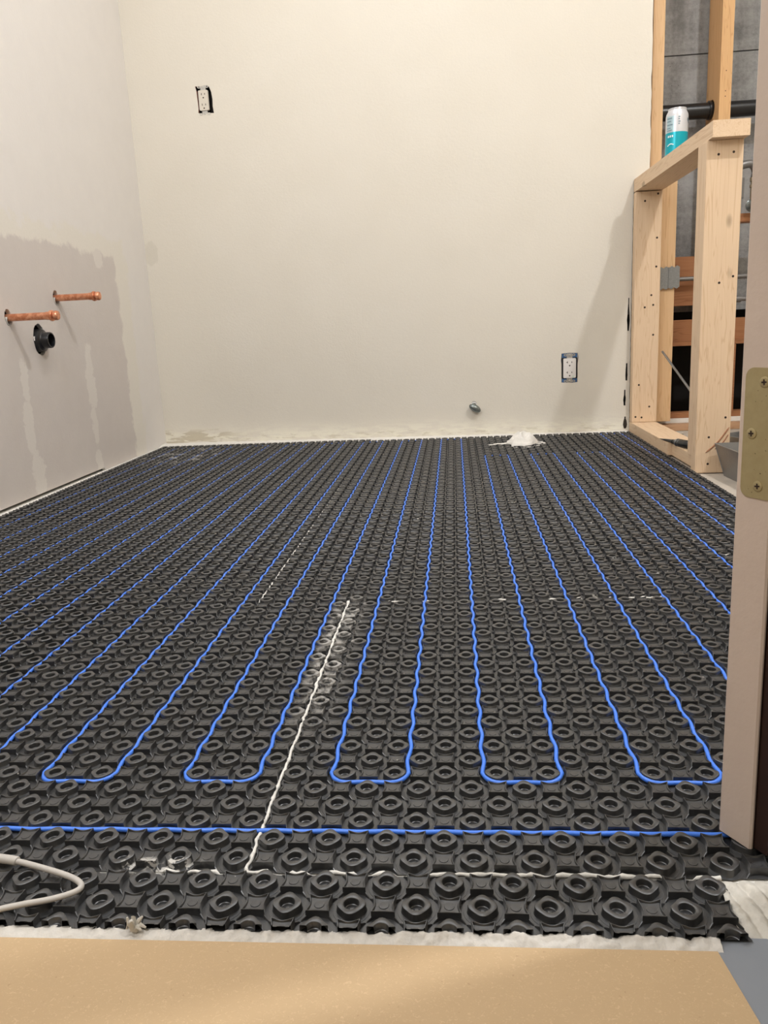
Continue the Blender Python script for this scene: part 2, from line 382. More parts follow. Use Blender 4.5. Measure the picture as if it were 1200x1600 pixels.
# back wall: cream drywall, ragged right edge, two device cut-outs
uE = bwu(31.05); uL = bwu(28.85)
edge = []; z = 112.0
while z > 36.5: edge.append((uE+random.uniform(-0.10, 0.06)-0.0*z, z)); z -= random.uniform(0.5, 1.4)
edge.append((uE, 36.5)); edge.append((uL, 36.3)); z = 35.5
while z > 0.6:
    edge.append((uL+random.uniform(-0.03, 0.02), z)); z -= random.uniform(0.5, 0.9)
edge.append((uL, 0.02))
h1 = [(bwu(-34.2)+a, 52.15+b) for a, b in ((-1.05, -1.75), (-.95, -1.2), (-1.0, 0), (-1.05, 1.3), (-1.2, 1.95), (-.5, 1.85), (.3, 1.98), (.95, 1.8), (1.25, 1.0), (1.35, 0.0), (1.3, -1.0), (1.4, -1.95), (.6, -1.9), (-.3, -2.05))]
h2 = [(bwu(19.87)+a, 10.05+b) for a, b in ((-1.22, -2.2), (-1.22, .6), (-1.3, 1.2), (-1.2, 2.2), (0, 2.28), (1.2, 2.2), (1.32, 1.5), (1.2, 0.5), (1.2, -2.2), (0.3, -2.3))]
h3 = circ(bwu(5.2), 4.95, 0.42, 0.5, 14)
def crack(X, z0, z1, w):
    n = 6; L = []; Rr = []
    for k in range(n+1):
        zz = z0+(z1-z0)*k/n; ww = w*(0.45+0.55*sin(pi*min(1, .15+k/n)))*(1+random.uniform(-.25, .25))
        L.append((bwu(X)-ww/2, zz)); Rr.append((bwu(X)+ww/2+random.uniform(-.03, .03), zz))
    return L+Rr[::-1]
cracks = [crack(28.46, 15.2, 20.0, .34), crack(28.34, 7.8, 10.4, .42), crack(28.12, 4.0, 6.4, .32), crack(28.24, 0.45, 2.3, .52)]
mb = panel([(-0.6, 0.02), (-0.6, 112)]+edge, [h1, h2, h3]+cracks, 0.53, FB, darkfrom=2+len(edge)+len(h1)+len(h2)+len(h3))  # crack sides coloured near black, painting in their shade
mb.build('wall_back', [M['wb'], M['gyp'], M['dark']], kind='structure')

# concrete outer wall in two lifts with an open joint, hollow below coloured near black as shade
mb = MB(); fcj = 54.55
mb.box((-50, 101, fcj+0.12), (64, 104, 112)); mb.box((-50, 101, 17.6), (64, 104, fcj-0.05)); mb.box((-50, 101.6, fcj-1), (64, 103, fcj+1))
mb.build('wall_outer', M['conc'], kind='structure')
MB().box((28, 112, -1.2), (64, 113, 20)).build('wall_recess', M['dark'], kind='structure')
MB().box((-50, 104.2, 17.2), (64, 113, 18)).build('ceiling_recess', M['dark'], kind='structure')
MB().box((62, -8, -1.2), (64, 112, 112)).build('wall_right', M['wallp'], kind='structure')
MB().box((13.4, -6.4, -0.2), (62, -4.9, 112)).build('wall_front', M['wallp'], kind='structure')
MB().box((-50, -6.6, -0.1), (-24, -5.0, 112)).build('wall_front', M['wallp'], kind='structure')
MB().box((-24, -6.6, 86), (13.4, -5.0, 112)).build('wall_front', M['wallp'], kind='structure')
MB().box((-52, -64, 112), (66, 113, 114)).build('ceiling', M['ceil'], kind='structure')
MB().box((-50, -64, -0.1), (40, -62, 112)).build('wall_hall', M['wallp'], kind='structure')
MB().box((-52, -62, -0.1), (-50, -5, 112)).build('wall_hall_left', M['wallp'], kind='structure')
MB().box((38, -62, -0.1), (40, -6.5, 112)).build('wall_hall_right', M['wallp'], kind='structure')

# white skim of mortar between membrane and walls
def heightfield(x0, x1, y0f, y1f, nx, ny, h, name, m, zbase=-0.06, **kw):
    mb = MB(); vs = []
    for i in range(nx+1):
        x = x0+(x1-x0)*i/nx
        for j in range(ny+1):
            y = y0f(x)+(y1f(x)-y0f(x))*j/ny
            e = sin(pi*j/ny)**0.5 if ny else 1
            vs.append((x, y, zbase+max(0, h(x, y, j/ny))*e))
    mb.add(vs, [(i*(ny+1)+j, (i+1)*(ny+1)+j, (i+1)*(ny+1)+j+1, i*(ny+1)+j+1) for i in range(nx) for j in range(ny)])
    o = mb.build(name, m, smooth=True, **kw); return o
def nz(x, y, s=1.0, z=0.0): return noise.noise(Vector((x*s, y*s, z)))
heightfield(-46.0, 28.4, lambda x: 93.9-(x+42)*0.031-0.55, lambda x: bw(bwu(x), 0).y+0.02, 300, 6, lambda x, y, t: 0.16+0.10*nz(x, y, 1.3)+t*0.25,
            'mortar_skim', M['plaster'], label='white mortar skim along the foot of the cream back wall', cat='mortar')
def rot90(o):
    me = o.data
    for v in me.vertices: v.co = Vector((-v.co.y, v.co.x, v.co.z))
mb = MB(); vs = []; NX = 260
for i in range(NX+1):
    y = 10+(97.3-10)*i/NX
    for j in range(5):
        x = LX+0.01+(0.85 if y < 90 else 0.85+(y-90)*0.25)*j/4+0.12*nz(y, j, 1.7)*(j > 0)
        vs.append((x, y, -0.05+(0.13+0.10*nz(x, y, 1.1, 3))*sin(pi*min(1, (4-j)/4+0.12))**.5*(1 if j < 4 else 0)))
mb.add(vs, [(i*5+j, (i+1)*5+j, (i+1)*5+j+1, i*5+j+1) for i in range(NX) for j in range(4)])
mb.build('mortar_skim', M['plaster'], smooth=True, label='white mortar skim along the foot of the left wall', cat='mortar')
# ridge of mortar in front of the membrane, against the fibreboard
def ridge(x, y, t):
    s = 0.15 if x > 0 else 0.08
    k = 1.0 if x > 0 else .45
    bead = k*0.17*exp(-((t-.66)/.17)**2)*(.35+.65*abs(sin(2.9*x+2.5*nz(x, 0, .6))))+k*.09*exp(-((t-.3)/.14)**2)*abs(sin(4.1*x+3*nz(x, 3, .7)))
    return 0.06+bead+.6*s*nz(x, y*1.6, 2.1)+0.05*nz(x, y, 5.0, 2)+0.04*nz(x, y, 11, 5)
heightfield(-20, 9.35, lambda x: -7.97, lambda x: -7.30+0.05*nz(x, 0, 1.5), 520, 10, ridge, 'mortar_strip', M['thinm'], zbase=-0.08,
            label='lumpy off-white mortar strip between black membrane and tan board', cat='mortar')
def trowel(x, y, t):
    q = (x-10.2)+(y+5)*0.18
    return 0.12+0.17*abs(sin(q*6.5+0.8*nz(x, y*.4, .8)))+0.10*nz(x, y, 1.2)+0.05*nz(x, y, 5)
heightfield(10.0, 12.4, lambda x: -7.5+0.25*abs(nz(x, 0, 1.5)), lambda x: -4.95, 70, 60, trowel, 'mortar_patch', M['thin'], zbase=-0.12,
            label='combed off-white mortar patch at the right end of the front strip', cat='mortar')

# fibreboard sheet
fb = [(-50, -7.96), (9.18, -7.90), (9.62, -11.2), (12.6, -62), (-50, -62)]
mb = MB(); k = len(fb); mb.add([(x, y, 0.0) for x, y in fb]+[(x, y, -0.115) for x, y in fb], [tuple(range(k)), tuple(range(k, 2*k))[::-1]]+[(i, (i+1) % k, (i+1) % k+k, i+k) for i in range(k)])
mb.build('fibreboard_sheet', M['mdf'], label='smooth tan fibreboard sheet lying on the floor in front', cat='board')

# ---------------------------------------------------------------- heating membrane
def ring_cell(lod):
    N = (32, 16, 10)[lod]
    prof = [[(.58, 0), (.575, .009), ('o', .03, .009), ('o', .012, .03), ('o', .0, .236), ('o', -.008, .252), ('o', -.026, .260), (.262, .260), (.245, .252), (.236, .235), (.222, .045), (.20, .03), (.085, .045), (.06, .075), (.0, .085)],
            [('o', .014, .0), ('o', .01, .06), ('o', -.005, .235), ('o', -.035, .26), (.25, .258), (.23, .05), (.0, .06)],
            [('o', .01, .0), ('o', -.012, .255), (.245, .255), (.0, .05)]][lod]
    vs = []; fs = []
    for pr in prof[:-1]:
        for k in range(N):
            a = 2*pi*k/N; c4 = cos(4*a); ro = .418+.034*c4
            if pr[0] == 'o': r = ro+pr[1]; z = pr[2]+(.010*c4 if pr[2] > .1 else 0)
            else: r = pr[0]; z = pr[1]
            vs.append((r*cos(a), r*sin(a), z))
    L = len(prof)-1
    for i in range(L-1):
        for k in range(N): k2 = (k+1) % N; fs.append((i*N+k, i*N+k2, (i+1)*N+k2, (i+1)*N+k))
    vs.append((0, 0, prof[-1][1])); c = len(vs)-1
    for k in range(N): fs.append(((L-1)*N+k, (L-1)*N+(k+1) % N, c))
    return vs, fs
def square_cell(lod):
    N = (32, 16, 8)[lod]
    prof = [[(1.02, 0), (1.0, .212, 1), (.99, .236, 1), (.965, .243, 1), (.91, .240, 1), (.82, .196, 0), (.5, .190, 0)], [(1.03, 0), (1.0, .215, 1), (.94, .242, 1), (.84, .212, 0)], [(1.02, 0), (.98, .225, 1), (.8, .212, 0)]][lod]
    vs = []; fs = []
    def Rs(a):
        b = (a+pi/4) % (pi/2)-pi/4; c = cos(b); return c-sqrt(max(0.0, c*c-0.502))
    for pr in prof:
        for k in range(N):
            a = 2*pi*k/N; R = min(Rs(a), .512)
            r = R*pr[0]; h = pr[1]+((R-.292)/.215*.045*pr[2] if len(pr) > 2 else 0)
            vs.append((r*cos(a), r*sin(a), h))
    L = len(prof)
    if lod == 0:
        for rr, zz in ((.16, .190), (.15, .208), (.03, .213)):
            for k in range(N): a = 2*pi*k/N; vs.append((rr*cos(a), rr*sin(a), zz))
        L += 3
    for i in range(L-1):
        for k in range(N): k2 = (k+1) % N; fs.append((i*N+k, i*N+k2, (i+1)*N+k2, (i+1)*N+k))
    vs.append((0, 0, .213 if lod == 0 else .21)); c = len(vs)-1
    for k in range(N): fs.append(((L-1)*N+k, (L-1)*N+(k+1) % N, c))
    if lod < 2:            # low webs running from the corners towards the diagonal neighbours
        for q in range(4):
            a = pi/4+q*pi/2; d = Vector((cos(a), sin(a), 0)); e = Vector((-d.y, d.x, 0)); b = len(vs)
            p = [d*.50+e*.035, d*.50-e*.035, d*.70-e*.02, d*.70+e*.02]
            vs += [tuple(x) for x in p]+[tuple(x*1.0+Vector((0, 0, h))) for x, h in zip([d*.49+e*.018, d*.49-e*.018, d*.67-e*.01, d*.67+e*.01], (.12, .12, .04, .04))]
            fs += [(b+4, b+5, b+6, b+7), (b, b+1, b+5, b+4), (b+1, b+2, b+6, b+5), (b+2, b+3, b+7, b+6), (b+3, b, b+4, b+7)]
    return vs, fs
CELLS = {(k, l): (ring_cell(l) if k else square_cell(l)) for k in (0, 1) for l in (0, 1, 2)}
def lod_of(i, j):
    if abs(i) > 26 and j < 12: return 2
    if j < 26 and -22 < i < 20: return 0
    if j < 44: return 1
    return 2
def membrane(i0, i1, j0, j1, off, label, cut=None, xcut=None):
    mb = MB(); V = mb.v; F = mb.f
    for j in range(j0, j1):
        for i in range(i0, i1):
            vs, fs = CELLS[((i+j) % 2, lod_of(i, j))]; b = len(V); ox = i+.5+off[0]; oy = j+.5+off[1]
            V.extend([(x+ox, y+oy, z) for x, y, z in vs]); F.extend([tuple(q+b for q in f) for f in fs])
            b = len(V); V.extend([(ox-.5, oy-.5, 0), (ox+.5, oy-.5, 0), (ox+.5, oy+.5, 0), (ox-.5, oy+.5, 0)]); F.append((b, b+1, b+2, b+3))
    x0, x1, y0, y1 = i0+off[0], i1+off[0], j0+off[1], j1+off[1]
    if cut is None and xcut is None:
        b = len(V); V.extend([(x0, y0, -.05), (x1, y0, -.05), (x1, y1, -.05), (x0, y1, -.05), (x0, y0, 0), (x1, y0, 0), (x1, y1, 0), (x0, y1, 0)])
        F.extend([(b, b+1, b+5, b+4), (b+1, b+2, b+6, b+5), (b+2, b+3, b+7, b+6), (b+3, b, b+4, b+7)])
    mb.mi = [0]*len(F)
    o = mb.build('heating_membrane', M['mem'], smooth='auto', recalc=False, label=label, cat='floor membrane', group='black studded floor membranes')
    if cut is not None or xcut is not None:
        cut_co, cut_no = ((0, cut*U-o.location.y, 0), (0, -1, 0)) if cut is not None else ((xcut*U-o.location.x, 0, 0), (1, 0, 0))
        bm = bmesh.new(); bm.from_mesh(o.data)
        bmesh.ops.bisect_plane(bm, geom=bm.verts[:]+bm.edges[:]+bm.faces[:], plane_co=cut_co, plane_no=cut_no, clear_outer=True)
        bm.to_mesh(o.data); bm.free()
    return o
membrane(-24, 10, -8, -5, (.2, -.1), 'narrow black studded membrane strip at the very front', cut=-7.52)
membrane(-45, -5, -5, 20, (0, 0), 'black studded membrane sheet at front left, left of the white seam')
membrane(-5, 29, -5, 20, (0, 0), 'black studded membrane sheet at front right, running behind the door jamb', xcut=28.55)
membrane(-45, -11, 20, 93, (0, .12), 'black studded membrane sheet reaching the back left corner')
membrane(-11, 29, 20, 92, (0, .12), 'black studded membrane sheet at the back beside the wooden half wall', xcut=28.55)

# ---------------------------------------------------------------- mortar squeezed up in the seams
def seam(p0, p1, keep, rmax, label, seed=0.0, dens=7):
    p0 = Vector(p0); p1 = Vector(p1); L = (p1-p0).length; n = int(L*dens); d = (p1-p0)/n; e = Vector((-d.y, d.x, 0)).normalized()
    mb = MB(); run = []; rad = []
    for i in range(n+1):
        p = p0+d*i; g = nz(p.x+seed, p.y+seed, 1.25, seed)-keep(i/n)
        g = min(1.0, max(0.0, g*9)); r = rmax*(0.45+1.1*abs(nz(p.x, p.y, 2.9, seed+4)))*g+0.006
        run.append(p+e*0.09*nz(p.x, p.y, 2.9, seed+9)+Vector((0, 0, -0.02+0.05*g+.35*r))); rad.append(r)
    mb.tube(run, rad, 6)
    return mb.build('mortar_seam', M['thinw'], smooth=True, label=label, cat='mortar')
seam((-5.05, -5.0, 0), (-5.0, 20.3, 0), lambda s: -0.9, 0.10, 'long white mortar seam running back from the front strip', 1.3)
seam((-11.0, 20.5, 0), (-10.9, 60, 0), lambda s: -0.55+0.35*s, 0.075, 'dashed white mortar seam left of centre, towards the back wall', 4.1)
seam((-9.5, -5.05, 0), (10.2, -5.02, 0), lambda s: -0.28 if s > .2 else 0.05, 0.085, 'white mortar seam crossing from left to right near the front', 7.7)
seam((-5.0, 20.2, 0), (16, 20.2, 0), lambda s: 0.12, 0.085, 'broken white mortar specks crossing the middle of the membrane', 9.9)
seam((28.42, 46, 0), (28.5, 62, 0), lambda s: -0.12, 0.11, 'white mortar crumbs along the right membrane edge below the post', 3.3)

# ---------------------------------------------------------------- blue heating cable, one continuous run
A = 0.055
def weaveY(X, Y): return X+A*(-1)**int(round(X))*sin(pi*Y)
def weaveX(X, Y): return Y+A*0.45*(-1)**int(round(Y))*sin(pi*X)
CZ = 0.116; path = []
def leg(X, ya, yb):
    st = .25 if max(ya, yb) < 45 or True else .5
    n = int(abs(yb-ya)/st); return [(weaveY(X, ya+(yb-ya)*i/n), ya+(yb-ya)*i/n, CZ) for i in range(n+1)]
def row(Y, xa, xb, CZ=CZ):
    n = max(2, int(abs(xb-xa)/.25)); return [(xa+(xb-xa)*i/n, weaveX(xa+(xb-xa)*i/n, Y), CZ) for i in range(n+1)]
def corner(cx, cy, a0, a1, r=.62): return [(cx+r*cos(a0+(a1-a0)*k/6), cy+r*sin(a0+(a1-a0)*k/6), CZ) for k in range(1, 6)]
R = .62
farY = lambda X: 75.0 if 6 <= X <= 21 else 91.0
path += row(-3, -26, 27-R)+corner(27-R, -3+R, -pi/2, 0)+leg(27, -3+R, 91-R)
X = 27; up = True
while X > -42:
    if up:     # at far end, go left
        Y = farY(X-3 if X != 6 else X); Y = 91.0 if X in (27, 3) or X < 6 else 75.0
        path += corner(X-R, Y-R, 0, pi/2)+row(Y, X-R, X-3+R, .07)+corner(X-3+R, Y-R, pi/2, pi)
        X -= 3; nxt = 0
        path += leg(X, Y-R, R); up = False
    else:
        path += corner(X-R, R, 0, -pi/2)+row(0, X-R, X-3+R)+corner(X-3+R, R, -pi/2, -pi)
        X -= 3; Y = 91.0 if X == 3 or X < 6 else 75.0
        path += leg(X, R, Y-R); up = True
MB().tube(path, 0.088, 8).build('heating_cable', M['blue'], smooth=True, recalc=False, label='thin bright blue heating cable looped up and down the black membrane', cat='cable')

# ---------------------------------------------------------------- grey-white lead loop at the left front
th = thing('power_lead', (-12, -6.2, 0.25), 'off-white cable loop with a thicker sleeve lying over the membrane at front left', 'cable')
MB().tube(cr([(-18, -4.4, .4), (-15.2, -4.75, .42), (-13.5, -5.0, .42), (-12.85, -5.12, .42), (-11.9, -5.38, .41), (-10.85, -5.72, .40), (-10.3, -5.98, .39), (-10.08, -6.22, .38), (-10.22, -6.48, .38), (-10.8, -6.78, .38), (-11.6, -7.02, .38), (-12.4, -7.28, .36), (-13.6, -7.7, .28), (-16, -8.6, .12), (-19, -9.5, .1)], 8), .098, 10).build('cable', M['lead'], th, smooth=True)
MB().tube(cr([(-16.5, -4.6, .42), (-14.8, -4.82, .43), (-13.5, -5.0, .43), (-12.98, -5.09, .43), (-12.85, -5.12, .42)], 6), [.15]*24+[.12], 12).build('sleeve', M['lead'], th, smooth=True, label='thicker off-white joint sleeve')

# ---------------------------------------------------------------- half wall of pale studs
pw = thing('half_wall_frame', (30.7, 76, 0), 'pale new lumber half wall frame with top plate and posts, right of the membrane', 'wall frame')
def nails(parent, pts, ax, v, r=.12):
    for a, z in pts:
        fr = frame((a, v, z), (1, 0, 0), (0, 0, 1), (0, -1, 0)) if ax == 'Y' else frame((v, a, z), (0, 1, 0), (0, 0, 1), (-1, 0, 0))
        MB().lathe([(r, -.1), (r, .015), (r*.6, .02)], 10, fr).build('nail', M['nail'], parent, label='dark nail head')
post = board('stud', (28.80, 60.28, -0.2), (32.50, 61.84, 34.62), W['paleZ'], pw, .12, label='front stud of the doubled near post')
nails(post, [(30.0, 33.2), (31.5, 33.35), (30.6, 20.4), (32.0, 21.0), (30.2, 3.85), (31.9, 6.0), (30.2, .85)], 'Y', 60.28, .13)
for k, (a, b, c) in enumerate((((29.9, 2.1), (31.2, 3.3), (32.35, 4.9)), ((30.9, 2.5), (31.7, 3.2), (32.3, 4.1)))):
    MB().tube(cr([(a[0], 60.27, a[1]), (b[0], 60.27, b[1]), (c[0], 60.27, c[1])], 6), [.01]+[.09-.02*k]*11+[.03], 6).build('gouge', M['gouge'], post, smooth=True, label='reddish split torn into the wood')
board('stud', (28.86, 61.87, 1.5), (32.5, 63.45, 34.62), W['paleZ'], pw, .1)
es = board('stud', (28.82, 91.85, 1.58), (32.52, 93.35, 34.62), W['paleZ'], pw, .1, label='knotty stud fixed against the back wall')
nails(es, [(30.1, 33.3), (31.9, 34.2), (31.9, 28.2), (31.9, 24.2), (31.3, 20.2), (30.4, 18.5), (31.6, 18.8), (31.7, 14.5), (29.8, 7.2), (31.4, 3.9), (29.4, 2.4), (30.3, 2.3)], 'Y', 91.85, .15)
tp = MB(); tp.add([(28.95, 59.05, 34.62), (32.62, 59.05, 34.62), (32.60, 93.3, 34.72), (28.82, 93.3, 34.72), (28.95, 59.05, 36.22), (32.62, 59.05, 36.22), (32.60, 93.3, 36.5), (28.82, 93.3, 36.5)],
                  [(0, 1, 2, 3), (4, 5, 6, 7), (0, 1, 5, 4), (1, 2, 6, 5), (2, 3, 7, 6), (3, 0, 4, 7)])
tp.build('top_plate', W['paleY'], pw)
board('bottom_plate', (28.80, 71.6, -0.05), (32.5, 93.3, 1.55), W['paleY'], pw, .08)
board('bottom_plate', (29.35, 61.9, -0.05), (32.7, 71.55, 1.46), W['paleY'], pw, .1)

# ---------------------------------------------------------------- old framing behind
s1 = board('wall_stud', (31.22, 94.2, -0.2), (32.85, 99.7, 111.9), W['midZ'], bev=.06, label='amber wall stud rising beside the ragged right edge of the cream wall', cat='stud')
s2 = thing('wall_stud', (41.3, 97, 36), 'orange wall stud standing free in front of grey concrete', 'stud')
hs = MB(); fr2 = frame((40.5, 0, 0), (0, 1, 0), (0, 0, 1), (-1, 0, 0))
pn = panel([(94, -0.2), (99.8, -0.2), (99.8, 111.9), (94, 111.9)], [circ(97.3, 46.0, 1.35, 1.3, 24)], 1.6, fr2)
pn.mi = [0]*len(pn.mi); pn.build('stud', W['orgZ'], s2)
nails(s2, [(41.3, 47.6), (41.3, 46.9), (41.3, 50.2)], 'Y', 94.0, .07)
board('wall_stud', (32.62, 93.45, 1.35), (35.0, 94.95, 36.9), W['midZ'], bev=.08, label='short honey-coloured stud behind the half wall end, with a steel plate across it', cat='stud')
npn = []
for k in range(9): npn.append((32.5+3.1*k/8, 23.9+(.25 if k % 2 else 0)+.02*k))
for k in range(9): npn.append((35.6-3.1*k/8, 21.25-(.25 if k % 2 else 0)-.02*k))
mb = panel(npn, [], .06, frame((0, 93.1, 0), (1, 0, 0), (0, 0, 1), (0, -1, 0))); mb.mi = [0]*len(mb.mi)
t_np = mb.build('nail_plate', M['steel'], label='grey galvanised nail plate with jagged ends across the short stud', cat='metal plate')
MB().box((33.98, 93.0, 21.1), (34.06, 93.06, 24.1)).build('crease', M['steel'], t_np)
board('blocking', (33.0, 96.9, 18.5), (41.4, 98.4, 25.7), W['redX'], bev=.06, label='reddish wood block behind the thin pipe, below the concrete', cat='wood block')
board('blocking', (33.0, 97.2, 13.1), (61, 98.8, 16.4), W['redX'], bev=.06, label='dark red horizontal board under the reddish block, above the dark hollow', cat='board')
board('blocking', (33.0, 96.4, 12.5), (61, 98.9, 13.1), W['redX'], bev=.04, label='thin reddish ledge strip under the dark red board', cat='board')
board('blocking', (33.0, 96.0, 0.9), (61, 98.0, 2.3), W['redX'], bev=.06, label='low dark board at the foot of the hollow', cat='board')
board('blocking', (33.0, 93.9, -0.25), (61, 95.6, 0.75), W['dustX'], bev=.08, label='dusty bottom plate on the floor behind the half wall', cat='board')
MB().box((33.0, 95.55, .75), (61, 95.95, 1.45), .03).build('white_strip', M['plaster'], label='thin white strip standing on the dusty bottom plate', cat='strip')
board('blocking', (44.2, 95.2, 2.3), (44.85, 97.0, 12.5), W['redX'], bev=.06, label='narrow upright board in the dark gap right of the post', cat='board')
board('blocking', (40.8, 93.0, 29.8), (50, 95.0, 31.0), W['redX'], bev=.08, label='small wood block under the valve beside the jamb', cat='wood block')
random.seed(5)
for k, (x, y, s) in enumerate(((33.6, 90.8, .7), (34.6, 91.6, .55), (35.5, 90.2, .45))):
    bm = bmesh.new(); bmesh.ops.create_icosphere(bm, subdivisions=3, radius=1)
    for v in bm.verts: v.co = Vector((x+v.co.x*s*1.3, y+v.co.y*s, -.28+max(0, (v.co.z*.5+.4)*s*(1+.5*nz(v.co.x, v.co.y, 2.2, k)))))
    MB().frombm(bm).build('debris_chunk', M['sub'], smooth=False, label=['larger grey-brown rubble chunk beside the short stud', 'middle grey-brown rubble chunk behind the half wall plate', 'smallest grey-brown rubble chunk behind the half wall plate'][k], cat='rubble')

# pipes
def tubeobj(name, p0, p1, r, m, parent=None, n=20, **kw): return MB().tube([p0, p1], r, n).build(name, m, parent, smooth='auto', **kw)
dp = thing('drain_pipe', (44, 97.3, 44.9), 'thick black plastic pipe running level through the orange stud', 'pipe')
tubeobj('pipe', (29.0, 97.3, 45.95), (61.5, 97.3, 45.85), 1.08, M['abs'], dp, 28)
MB().lathe([(1.08, 0), (1.28, 0), (1.28, .35), (1.08, .35)], 28, frame((40.0, 97.3, 45.95), (0, 1, 0), (0, 0, 1), (1, 0, 0))).build('collar', M['abs'], dp, smooth='auto')
tubeobj('water_pipe', (33.1, 95.6, 22.4), (61.5, 95.6, 22.4), .32, M['grey'], label='thin grey pipe running level in front of the reddish block', cat='pipe', n=12)
wp = thing('water_pipe', (47, 95.9, 19.0), 'thin grey pipe with fitting below the level pipe, right of the post', 'pipe')
tubeobj('pipe', (42.2, 95.9, 19.1), (61.5, 95.9, 19.2), .32, M['grey'], wp, 12)
tubeobj('fitting', (44.2, 95.9, 19.12), (45.4, 95.9, 19.12), .5, M['grey'], wp, 12)
# rod leaning behind the posts
tubeobj('metal_rod', (33.05, 91.6, 12.0), (36.9, 70.0, -0.2), .16, M['steel'], label='slim metal rod leaning behind the short stud down to the floor', cat='rod', n=10)
# mixing valve beside the jamb
mv = thing('mixing_valve', (44.6, 92, 31.2), 'grey and brass pipe valve seen between post and door jamb', 'valve')
MB().tube(cr([(42.0, 92, 36.2), (43.2, 92, 37.2), (44.6, 92, 37.4), (45.2, 92, 36.6), (45.2, 92, 35.6)], 6), .55, 14).build('elbow', M['grey'], mv, smooth=True)
MB().lathe([(.62, 35.6), (.62, 35.1), (.5, 35.05), (.5, 34.7), (.62, 34.6), (.62, 34.3), (.5, 34.2), (.5, 32.9), (.42, 32.6)], 18, Matrix.Translation((45.15, 92, 0))).build('tube', M['brass'], mv, smooth='auto')
MB().lathe([(.9, 0), (.95, .3), (.6, .6), (.45, 1.1), (.2, 1.15)], 20, frame((45.1, 92.4, 31.9), (1, 0, 0), (0, 0, 1), (0, -1, 0))).build('knob', M['chrome'], mv, smooth='auto')
MB().box((43.3, 92.6, 33.0), (44.0, 93.2, 35.8), .05).build('bracket', M['grey'], mv)

# ---------------------------------------------------------------- can on the top plate
cx, cyy, cz = 31.35, 81.2, 36.42
can = thing('drink_can', (cx, cyy, cz), 'white and teal tall drink can standing on the half wall top plate', 'can')
fr = Matrix.Translation((cx, cyy, cz))
mb = MB(); mb.m = 0; mb.lathe([(1.0, 0), (1.05, 0), (1.15, .12), (1.34, .4), (1.36, .6), (1.36, 3.35)], 40, fr, cap=False)
mb.m = 1; mb.lathe([(1.36, 3.35), (1.36, 5.35), (1.30, 5.6), (1.1, 6.0), (1.08, 6.08), (1.12, 6.16), (1.10, 6.24), (1.04, 6.22), (1.0, 6.05), (.2, 6.03)], 40, fr, cap=False)
mb.add([fr @ Vector((1.0*cos(k*pi/10), 1.0*sin(k*pi/10), 0)) for k in range(20)], [tuple(range(20))])
mb.add([fr @ Vector((.2*cos(k*pi/10), .2*sin(k*pi/10), 6.03)) for k in range(20)], [tuple(range(20))])
mb.build('body', [M['cant'], M['canw']], can, smooth='auto')
def canpatch(a0, a1, z0, z1, m, name, r=1.372):
    n = max(2, int(abs(a1-a0)/6)); vs = []
    for k in range(n+1):
        a = math.radians(a0+(a1-a0)*k/n)
        for zz in (z0, z1):
            for rr in (r, r-.03): vs.append(fr @ Vector((rr*cos(a), rr*sin(a), zz)))
    fs = []
    for k in range(n): b = k*4; fs += [(b, b+4, b+6, b+2), (b+1, b+3, b+7, b+5), (b+2, b+6, b+7, b+3), (b, b+1, b+5, b+4)]
    return MB().add(vs, fs)
def canp(a0, a1, z0, z1, m, name, **kw): canpatch(a0, a1, z0, z1, m, name).build(name, M[m], can, smooth=False, **kw)
canpatch(196, 246, 3.38, 5.25, 'canl', 'panel').build('label_panel', M['canl'], can, label='pale blue panel on the can')
pr = MB()
for k, z in enumerate((4.95, 4.6, 4.2, 3.8, 3.55)): q = canpatch(200, 200+(30, 24, 34, 22, 30)[k], z, z+.09, 'ink', '', 1.40); pr.add(q.v, q.f)
pr.build('printed_lines', M['ink'], can, label='small dark printed lines on the pale blue panel')
pr = MB()
for k, z in enumerate((5.0, 4.75, 4.45, 4.2)): q = canpatch(262, 262+(9, 7, 10, 7)[k], z, z+.12, 'ink', '', 1.40); pr.add(q.v, q.f)
pr.build('printed_lines', M['ink'], can, label='short dark printed marks on the white upper half')
pr = MB()
for a, z0, z1 in ((318, 4.6, 4.95), (326, 4.4, 4.95), (334, 4.6, 5.0)): q = canpatch(a, a+4, z0, z1, 'ink', '', 1.40); pr.add(q.v, q.f)
pr.build('printed_mark', M['ink'], can, label='dark printed mark at the right side')
pr = MB()
for a in (207, 219, 231): q = canpatch(a, a+7, 2.75, 3.0, 'inkw', '', 1.40); pr.add(q.v, q.f)
for a in range(0, 36, 6): q = canpatch(205+a, 212+a, 1.75+.18*sin(a/11), 1.85+.18*sin(a/11), 'inkw', '', 1.40); pr.add(q.v, q.f)
pr.build('white_print', M['inkw'], can, label='white dots and curved line')

